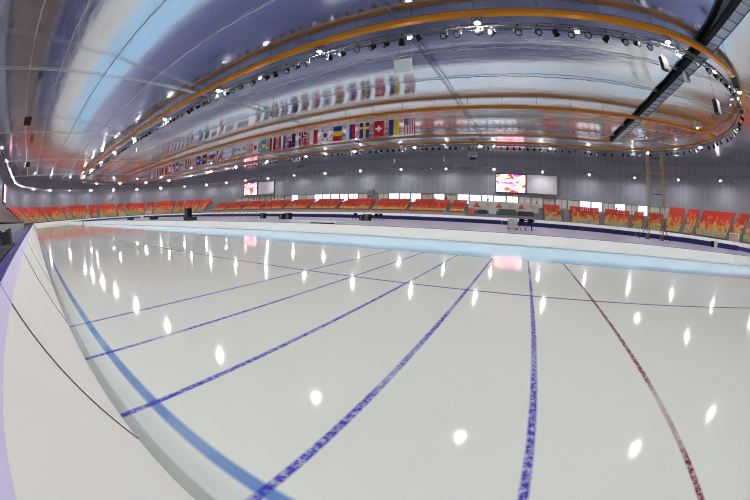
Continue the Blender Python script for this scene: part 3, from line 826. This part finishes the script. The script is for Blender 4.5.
# =================================================================== FLAGS (hung from the short side below the centre beam)
FC = {'red': srgb(205, 30, 45), 'white': srgb(236, 236, 236), 'blue': srgb(35, 60, 150), 'navy': srgb(28, 38, 92), 'yellow': srgb(245, 210, 40), 'sky': srgb(60, 175, 190), 'green': srgb(20, 130, 75),
      'black': srgb(30, 30, 30), 'maroon': srgb(140, 30, 45), 'royal': srgb(20, 70, 170)}
fmat = {k_: mat('flag_' + k_, v, .8, var=.04) for k_, v in FC.items()}
FK = list(FC); FWd, FHt = 1.36, 2.06
def flag(x, lab, fn, w=FWd, h=FHt, nu=26, nv=38, nm='flag'):
    """fn(u, v) -> colour; u 0..1 left to right as seen, v 0..1 top to bottom"""
    root = empty(nm, (x, 35.0, 12.5), 0, lab, 'flag')
    b = MB(); ph = random.uniform(0, 6)
    for layer in (0, 1):
        for j in range(nv + 1):
            for i in range(nu + 1):
                u, v = i / nu, j / nv; wv = .05 * math.sin(5 * u + ph) * (.3 + v) + .02 * math.sin(11 * u + 3 * v)
                b.v.append(((u - .5) * w, wv + layer * .01, -v * h))
        o_ = layer * (nv + 1) * (nu + 1)
        for j in range(nv):
            for i in range(nu):
                a = o_ + j * (nu + 1) + i; q = (a, a + 1, a + nu + 2, a + nu + 1)
                b.face(q if layer else q[::-1], FK.index(fn((i + .5) / nu, (j + .5) / nv)))
    b.build('cloth', [fmat[k_] for k_ in FK], root, smooth=True, recalc=False)
    MB().tube((-w / 2 - .03, 0, .01), (w / 2 + .03, 0, .01), .02, 6).build('crossbar', m_white, root)
    for sx in (-.4, .4): MB().tube((w * sx, 0, 0), (w * sx, 0, .75), .008, 3).build('cord', m_white, root)
def vstr(*c): return lambda u, v: c[min(len(c) - 1, int(u * len(c)))]
def hstr(*c): return lambda u, v: c[min(len(c) - 1, int(v * len(c)))]
def usa(u, v):
    if u < .54 and v < .4: return 'white' if (int(u * 20) % 2 == 0 and int(v * 30) % 2 == 0) else 'navy'
    return 'red' if int(u * 13) % 2 == 0 else 'white'
def cross_f(bg, cx, inner=None, c0=.36, w=.16):
    def f(u, v):
        du, dv = abs(u - .5), abs(v - c0)
        if inner and (du < w * .45 or dv < w * .30): return inner
        return cx if (du < w or dv < w * .66) else bg
    return f
def swiss(u, v):
    du, dv = abs(u - .5) * FWd, abs(v - .5) * FHt
    return 'white' if (du < .13 and dv < .40) or (dv < .13 and du < .40) else 'red'
def korea(u, v):
    dx, dy = (u - .5) * FWd, (v - .5) * FHt; r = math.hypot(dx, dy)
    if r < .33: return 'red' if dx + .12 * math.sin(dy * 9) > 0 else 'blue'
    for sx in (-1, 1):
        for sy in (-1, 1):
            ex, ey = dx - sx * .42, dy - sy * .62
            if abs(ex) < .14 and abs(ey) < .14 and int((ey + .14) / .056) % 2 == 0: return 'black'
    return 'white'
def japan(u, v): return 'red' if math.hypot((u - .5) * FWd, (v - .5) * FHt) < .40 else 'white'
def kazakh(u, v):
    r = math.hypot((u - .5) * FWd, (v - .5) * FHt); return 'yellow' if r < .3 or u > .92 else 'sky'
def nz(u, v):
    if v < .5 and u < .5:
        if abs(u - .25) < .045 or abs(v - .25) < .03: return 'red'
        if abs(u - .25) < .09 or abs(v - .25) < .06 or abs(u * 1.0 - v) < .05 or abs(.5 - u - v) < .05: return 'white'
        return 'navy'
    return 'red' if any(math.hypot((u - a) * FWd, (v - b) * FHt) < .09 for a, b in ((.5, .62), (.5, .88), (.3, .76), (.7, .72))) else 'navy'
def canada(u, v):
    if v < .25 or v > .75: return 'red'
    du, dv = abs(u - .5) * FWd, abs(v - .5) * FHt; return 'red' if du + dv < .3 and not (abs(du - dv) < .03) else 'white'
def china(u, v): return 'yellow' if math.hypot((u - .75) * FWd, (v - .2) * FHt) < .2 else 'red'
def czech(u, v):
    if v < .5 - abs(u - .5): return 'blue'
    return 'white' if u < .5 else 'red'
def emblem(bg, fg): return lambda u, v: fg if .12 < math.hypot((u - .5) * FWd, (v - .5) * FHt) < .3 else bg
FL_ = [('red and white striped flag with starred navy corner, rightmost of the hanging row', usa), ('flag of blue and yellow halves, second from the right', vstr('blue', 'yellow')),
       ('red flag with a white cross in the middle', swiss), ('blue flag with a yellow cross', cross_f('blue', 'yellow', None, .36, .1)),
       ('white, blue and red vertical banded flag left of the blue and yellow cross', vstr('white', 'blue', 'red')), ('flag of blue, yellow and red bands one above the other', hstr('blue', 'yellow', 'red')),
       ('white flag with a red and blue disc', korea), ('white and red halved flag left of the red and blue disc', vstr('white', 'red')),
       ('red flag with white-edged navy cross', cross_f('red', 'white', 'navy', .36, .14)), ('navy flag with a small crossed corner and stars', nz),
       ('red, white and blue banded flag left of the navy starred one', vstr('red', 'white', 'blue')), ('maroon flag with a thin white stripe down the middle', lambda u, v: 'white' if .4 < u < .6 else 'maroon'),
       ('sky blue flag with a golden disc', kazakh), ('white flag with a red disc', japan)]
for k, (lab, fn) in enumerate(FL_): flag(-13.1 - 2.0 * k, lab, fn)
def script_fn(u, v): return 'navy' if (abs(v - .5) < .16 and (math.sin(u * 60) * math.cos(u * 23) > .1)) else 'white'
flag(-43.0, 'wide white banner with dark lettering left of the red disc flag', script_fn, 3.2, 1.5, 60, 12, 'banner')
flag(-46.8, 'wide white banner with faint marks, left of the lettered banner', lambda u, v: 'sky' if abs(v - .5) < .1 and math.sin(u * 40) > .4 else 'white', 2.6, 1.6, 40, 12, 'banner')
flag(-49.6, 'red and white wavy pennant between the banners and blue flags', lambda u, v: 'red' if math.sin(u * 5 + v * 6) > .1 else 'white')
flag(-51.9, 'blue and red halved flag right of the emblem flags', hstr('white', 'blue', 'red'), 1.9, 1.3)
flag(-54.6, 'blue flag with orange-red emblem ring', emblem('navy', 'yellow'), 1.6, 1.9)
flag(-57.1, 'royal blue flag with a white emblem ring', emblem('royal', 'white'), 1.7, 1.9)
rest_f = [('green, white and red banded flag, next left of the blue emblem flags', vstr('green', 'white', 'red')), ('red and white flag in the left cluster beside the green banded one', vstr('white', 'red')),
          ('white flag with a blue cross in the left cluster', cross_f('white', 'blue', None, .36, .12)), ('blue, white and red flag in the left cluster', hstr('blue', 'white', 'red')),
          ('white flag with blue wedge and red band', czech), ('red and white maple-banded flag in the left cluster', canada), ('red flag with a gold star spot in the left cluster', china),
          ('black, red and yellow banded flag in the left cluster', vstr('black', 'red', 'yellow')), ('maroon and white flag in the left cluster', vstr('maroon', 'white', 'maroon')),
          ('white and green flag near the left end of the row', vstr('white', 'green', 'red')), ('red flag with white bands, last but one on the left', vstr('red', 'white', 'red')), ('leftmost flag of the row, blue with white', vstr('blue', 'white'))]
for k, (lab, fn) in enumerate(rest_f): flag(-60.9 - 2.0 * k, lab, fn)

# =================================================================== SCREENS
def screen(nm, x, y, z, w, h, rz, lab, face_m, pn):
    root = empty(nm, (x, y, z), rz, lab, 'screen')
    b = MB(); t = .18
    b.box((0, .06, h / 2), (w - .1, .1, h - .1)); b.build('cabinet', m_black, root)
    b = MB()
    for cx, cz, dx, dz in ((0, t / 2, w, t), (0, h - t / 2, w, t), (-w / 2 + t / 2, h / 2, t, h), (w / 2 - t / 2, h / 2, t, h)): b.box((cx, -.05, cz), (dx, .3, dz))
    b.build('frame', m_black if pn == 'display' else m_dalu, root)
    MB().box((0, -.03, h / 2), (w - 2 * t, .06, h - 2 * t)).build(pn, face_m, root)
YS = CY + RW - .4
m_blank = mat('blank_board_grey', srgb(186, 182, 190), .5, var=.03)
screen('video_screen', -3.15, YS, 7.05, 7.9, 4.85, 0, 'lit pink, white and red video screen right of centre on the far wall', led_material('video_picture', 1.3), 'display')
screen('blank_screen', 5.0, YS, 7.15, 8.2, 4.95, 0, 'blank pale grey board right of the central lit video screen', m_blank, 'face')
screen('video_screen', -92.3, YS, 7.0, 8.0, 4.8, 0, 'lit pink video screen at the left part of the far wall', led_material('video_picture_left', 5.7), 'display')
screen('blank_screen', -83.8, YS, 7.0, 8.6, 4.8, 0, 'blank grey board right of the left lit video screen', m_blank, 'face')
screen('video_screen', -99, CY - RW + .4, 6.9, 9.5, 4.9, PI, 'lit pink video screen on the near wall at the far left edge', led_material('video_picture_edge', 9.1), 'display')
hb = empty('wall_box', (-41.8, CY + RW - .5, 5.7), 0, 'grey equipment box fixed below the cladding of the far wall', 'box'); MB().box((0, 0, .85), (2.0, .9, 1.7)).build('case', m_concrete, hb); MB().box((0, -.46, .85), (1.6, .04, 1.3)).build('grille', m_dalu, hb)

# =================================================================== OFFICIALS AREA (between the far seat blocks)
oa = MB().box((-4.6, CY + 41.2, 3.0), (17.0, .3, 3.1)); o = oa.build('backdrop', m_grey)
o2 = empty('decorated_wall', (-4.6, CY + 41.0, 0), 0, 'pale wall with orange triangles in the gap between the far seat blocks', 'wall'); o.parent = o2; o.location = (4.6, -CY - 41.0, 0)
m_tri = mat('orange_graphic', srgb(206, 96, 60), .6); m_tri2 = mat('sand_graphic', srgb(200, 170, 140), .6)
b = MB()
for k in range(6):
    x = -6.5 + 2.7 * k; n = len(b.v); d = 1 if k % 2 else -1
    b.v += [(x - .9, -.02, 3.6 + .5 * d), (x + .9, -.02, 3.6 + .5 * d), (x, -.02, 3.6 - .7 * d), (x - .9, .04, 3.6 + .5 * d), (x + .9, .04, 3.6 + .5 * d), (x, .04, 3.6 - .7 * d)]
    for q in ((0, 1, 2), (5, 4, 3), (0, 3, 4, 1), (1, 4, 5, 2), (2, 5, 3, 0)): b.face([n + i for i in q], k % 2)
b.build('triangles', [m_tri, m_tri2], o2)
MB().box((-4.2, CY + 39.3, .75), (17.4, 3.4, 1.5)).build('platform', m_concrete)
tag(bpy.data.objects['platform'], 'grey platform floor in the gap between the far seat blocks', 'platform')
def table(x, y, z, w, m, lab, h=1.0, d=1.0):
    root = empty('covered_table', (x, y, z), 0, lab, 'table')
    MB().box((0, 0, h - .03), (w, d, .06)).build('tabletop', m, root)
    b = MB(); n = len(b.v)
    for sx, sy, ex in ((-1, -1, 0), (1, -1, 0), (1, 1, 0), (-1, 1, 0)): b.v.append((sx * w / 2, sy * d / 2, h - .06))
    for sx, sy in ((-1, -1), (1, -1), (1, 1), (-1, 1)): b.v.append((sx * w / 2 * 1.03, sy * d / 2 * 1.06, .03))
    for i in range(4): j = (i + 1) % 4; b.face((i, j, 4 + j, 4 + i))
    b.face((0, 1, 2, 3)); b.face((7, 6, 5, 4)); b.build('drape', m, root)
table(-9.4, CY + 38.9, 1.5, 2.0, m_dark, 'dark draped table at the left of the gap in the far seats', .95)
table(-7.0, CY + 38.9, 1.5, 1.6, m_grey, 'pale draped table second in the gap in the far seats', 1.1)
table(-3.6, CY + 38.9, 1.5, 4.0, m_green, 'wide dark green draped table below the lit screen', 1.35)
table(.8, CY + 38.9, 1.5, 3.6, m_dark, 'long black draped table at the right of the gap', 1.05)
table(-12.0, CY + 38.9, 1.5, 1.2, m_tri, 'rust-coloured draped table beside the end of the low stand', 1.2)
pw = MB().sweep(36.4, s_right(36.4, 25), s_far(36.4, -13.5), [(0, -.02), (.15, -.02), (.15, .7), (0, .7)]); o = pw.build('rail_wall', m_white); tag(o, 'low white wall below the seats right of the officials area', 'wall')

# =================================================================== INFIELD THINGS
def cart(x, y, z, lab):
    root = empty('equipment_case', (x, y, z), .2, lab, 'case')
    MB().box((0, 0, .52), (.85, .6, .8)).build('case_body', m_white, root)
    b = MB()
    for zz in (.14, .52, .92): b.box((0, 0, zz), (.89, .64, .03))
    b.build('edge_trim', m_alu, root); 
    for sx in (-1, 1):
        for sy in (-1, 1): MB().tube((sx * .35 - .03, sy * .25, .06), (sx * .35 + .03, sy * .25, .06), .06, 8).build('wheel', m_black, root)
cart(-.9, 29.5, .0, 'pale grey wheeled equipment case standing alone on the infield')
def stand_cam(x, y, lab, rz=0, k=1.0):
    root = empty('camera_tripod', (x, y, .0), rz, lab, 'tripod')
    for i in range(3):
        a = 2 * PI * i / 3 + .4; MB().tube((.45 * k * math.cos(a), .45 * k * math.sin(a), .01), (.05 * math.cos(a), .05 * math.sin(a), .75 * k), .03, 5).build('leg', m_black, root)
    MB().box((0, 0, .9 * k), (.5 * k, .24 * k, .3 * k)).build('camera_body', m_black, root)
    MB().tube((.25 * k, 0, .9 * k), (.48 * k, 0, .9 * k), .08 * k, 10).build('camera_lens', m_dark, root)
stand_cam(-.05, 29.4, 'black device on tripod right beside the grey infield case'); stand_cam(.75, 29.6, 'rightmost black tripod device near the grey infield case', .5)
def chair(x, y, rz, m, lab, group=None):
    root = empty('folding_chair', (x, y, .0), rz, lab, 'chair'); 
    if group: root['group'] = group
    MB().box((0, 0, .45), (.46, .44, .05)).build('seat', m, root); MB().box((0, .22, .72), (.46, .04, .36)).build('backrest', m, root)
    for sx in (-1, 1):
        for sy in (-1, 1): MB().tube((sx * .2, sy * .2, .0), (sx * .2, sy * .18, .45), .018, 5).build('leg', m_dalu, root)
for k, (x, y, lab) in enumerate(((-19.9, 34.5, 'black folding chair left of the dark speaker on the infield'), (-17.3, 35.3, 'black folding chair right of the dark speaker on the infield'), (-16.5, 35.0, 'outermost right black folding chair of the central infield group'))): chair(x, y, .4 * k, m_black, lab)
def speaker(x, y, w, h, lab, d=.6):
    root = empty('floor_speaker', (x, y, .0), .1, lab, 'speaker')
    MB().box((0, 0, h / 2), (w, d, h)).build('cabinet', m_black, root); MB().box((0, -d / 2 - .01, h / 2), (w * .85, .02, h * .9)).build('grille', m_dark, root)
    for q in (.3, .7):
        b = MB().lathe([(w * .28, 0), (w * .2, .03)], 12); T = Matrix.Translation((0, -d / 2 - .02, h * q)) @ Matrix.Rotation(PI / 2, 4, 'X'); b.v = [tuple(T @ Vector(v)) for v in b.v]; b.build('cone', m_dalu, root)
speaker(-18.3, 34.8, .9, .8, 'squat dark speaker in the middle infield group'); speaker(-19.1, 34.9, .5, .65, 'narrow speaker at the left of the middle infield group')
speaker(-29.0, 32.5, .7, .85, 'dark speaker at the right of the left infield group'); speaker(-30.4, 32.7, .6, .75, 'second dark speaker of the left infield group'); speaker(-35.2, 33.6, .8, .8, 'dark speaker next to the crowd railings')
speaker(-56.5, 32.6, 1.25, 1.95, 'tall black speaker stack standing alone on the left infield', 1.0)
m_mat = mat('white_mat', srgb(225, 225, 228), .6)
o = empty('landing_mat', (-17.6, 23.6, .004), .0, 'long flat white mat lying on the infield', 'mat'); MB().box((0, 0, .1), (5.2, 1.6, .2)).build('foam', m_mat, o); MB().box((1.2, -.81, .06), (2.6, .02, .09)).build('side_strip', m_dark, o)
for k in range(7):
    root = empty('crowd_railing', (-36.4 - 2.15 * k, 34.2 + .1 * k, .004), .05, '%s grey metal crowd railing from the right in the left infield row' % ORD[k], 'railing', 'crowd railings on the infield')
    b = MB()
    for z in (.18, 1.05): b.tube((-1, 0, z), (1, 0, z), .022, 5)
    for sx in (-1, 1): b.tube((sx, 0, 0), (sx, 0, 1.05), .022, 5); b.tube((sx, -.3, .01), (sx, .3, .01), .02, 4)
    b.build('frame', m_alu, root)
    b = MB()
    for i in range(1, 12): b.tube((-1 + i / 6, 0, .18), (-1 + i / 6, 0, 1.05), .010, 4)
    b.build('bars', m_alu, root)
for x, y, lab in ((-41, 24, 'low dark crate on the left infield close to the white pads'), (-62, 27, 'low black crate lying on the far left infield'), (-75, 26, 'most distant low dark crate on the left infield')):
    root = empty('crate', (x, y, .004), .1, lab, 'crate'); MB().box((0, 0, .22), (2.4, .8, .44)).build('body', m_dark, root); MB().box((0, 0, .46), (2.5, .9, .05)).build('lid', m_black, root)
root = empty('lane_marker', (-51.9, 9.0, 0), 0, 'small dark blue marker post standing on the ice at far left', 'marker'); MB().lathe([(.22, 0), (.2, .05), (.09, .1), (.08, .85), (.02, .9)], 10).build('post', m_navy, root); MB().box((0, -.01, .72), (.5, .05, .35)).build('sign', m_navy, root)
root = empty('gate_block', (25.3, 33.3, .004), -.5, 'small white block with black side in front of the right navy barrier', 'block'); MB().box((.2, 0, .35), (.5, .5, .7)).build('white_half', m_white, root); MB().box((-.3, 0, .33), (.45, .5, .66)).build('black_half', m_black, root)

# scaffold tower: two ladder columns joined by rungs
TX, TY, TH = 16.6, 35.4, 9.9
rt = empty('scaffold_tower', (TX, TY, 0), -.43, 'tall yellow lattice scaffold tower standing on the infield at right', 'tower')
def column(cx):
    b = MB(); w = .34
    for sx in (-1, 1):
        for sy in (-1, 1): b.tube((cx + sx * w / 2, sy * w / 2, .0), (cx + sx * w / 2, sy * w / 2, TH), .042, 5)
    n = int(TH / .45)
    for i in range(n):
        z = TH * i / n; z2 = TH * (i + 1) / n; s_ = 1 if i % 2 else -1
        for sy in (-1, 1): b.tube((cx - s_ * w / 2, sy * w / 2, z), (cx + s_ * w / 2, sy * w / 2, z2), .03, 4); b.tube((cx - w / 2, sy * w / 2, z), (cx + w / 2, sy * w / 2, z), .018, 4)
        for sx in (-1, 1): b.tube((cx + sx * w / 2, -s_ * w / 2, z), (cx + sx * w / 2, s_ * w / 2, z2), .02, 4)
    return b
for cx in (-.95, .95): column(cx).build('lattice_column', m_yel, rt)
for z in (1.9, 3.0, 5.0, 5.5, 7.3, 9.0): 
    b = MB(); b.tube((-.8, -.15, z), (.8, -.15, z), .03, 5); b.tube((-.8, .15, z), (.8, .15, z), .03, 5); b.build('rung', m_dark if z in (5.0, 9.0) else m_yel, rt)
for sx in (-1, 1):
    for sy in (-1, 1): MB().tube((sx * 1.0, sy * .15, 1.6), (sx * 2.1, sy * .9, .02), .035, 5).build('outrigger', m_dark, rt)
for sx in (-.95, .95): MB().box((sx, 0, .05), (.6, .6, .1)).build('base_plate', m_dark, rt)

# =================================================================== NEAR APRON at the far left edge, behind the boards
m_apron = mat('apron_rubber', srgb(44, 52, 112), .6)
ap = MB().sweep(35.7, s_left(35.7, 200), perim(35.7) + LS, [(0, -.05), (3.2, -.05), (3.2, .012), (0, .012)]); struct(ap.build('floor_apron', m_apron))
nw = MB().sweep(39.2, s_left(39.2, 265), perim(39.2) + LS, [(0, -.05), (.2, -.05), (.2, 1.3), (0, 1.3)]); struct(nw.build('trim_3', m_grey))
stn = MB().sweep(42, s_left(42, 265), perim(42) + LS - 4, [(r - 42, z) for r, z in steps([(39.3 + .95 * i, 1.1 + .55 * i) for i in range(7)], 46.5)]); struct(stn.build('stand_near', m_concrete))
for k, (x, y, w, lab) in enumerate(((-14.5, -2.5, 2.2, 'second dark table behind the left boards'), (-24, -2.6, 2.4, 'third dark table farther along the left boards'))):
    table(x, y, .012, w, m_dark if k == 1 else m_grey, lab.replace('dark ', '' if k == 1 else 'pale ') if k != 1 else lab, .75, .8)
def monitor(x, y, z, lab):
    root = empty('monitor', (x, y, z), PI / 2 + .4, lab, 'monitor'); MB().box((0, 0, .30), (.56, .04, .36)).build('display', m_grey, root); MB().box((0, 0, .06), (.05, .05, .12)).build('neck', m_dark, root); MB().box((0, 0, .01), (.26, .2, .02)).build('foot', m_dark, root)
monitor(-14.1, -2.4, .76, 'grey monitor on the second table behind the left boards'); monitor(-15.0, -2.5, .76, 'grey monitor on the second table, farther from the camera'); monitor(-24, -2.6, .76, 'monitor on the third table behind the left boards')
for k, x in enumerate((-17.5, -19.5, -28.5, -31)): chair(x, -2.6 - .1 * k, 1.2 + .3 * k, m_dark, ('nearest', 'second', 'third', 'most distant')[k] + ' dark folding chair behind the left boards')
bn = empty('bench', (-9.5, -1.25, .012), 0, 'long low black bench directly behind the purple board cover on the left', 'bench')
MB().box((0, 0, .42), (8.0, .45, .08)).build('bench_top', m_black, bn)
for k in range(5): MB().box((-3.8 + 1.9 * k, 0, .19), (.08, .4, .38)).build('leg', m_black, bn)
MB().box((0, .16, .22), (7.6, .04, .3)).build('front_board', m_dark, bn)
root = empty('crate', (-7.2, -2.6, .012), .1, 'low black flight case behind the nearest purple board cover', 'case'); MB().box((0, 0, .15), (1.4, .7, .3)).build('body', m_black, root); MB().box((0, 0, .33), (1.44, .74, .06)).build('lid', m_dark, root)
root = empty('bag', (-8.6, -2.9, .012), .3, 'small pinkish-red bag behind the left boards', 'bag'); MB().lathe([(.2, 0), (.26, .12), (.24, .3), (.12, .38)], 10).build('body', mat('pink_fabric', srgb(200, 90, 90), .8), root, smooth=True); MB().tube((-.1, 0, .37), (.1, 0, .42), .015).build('handle', m_dark, root)
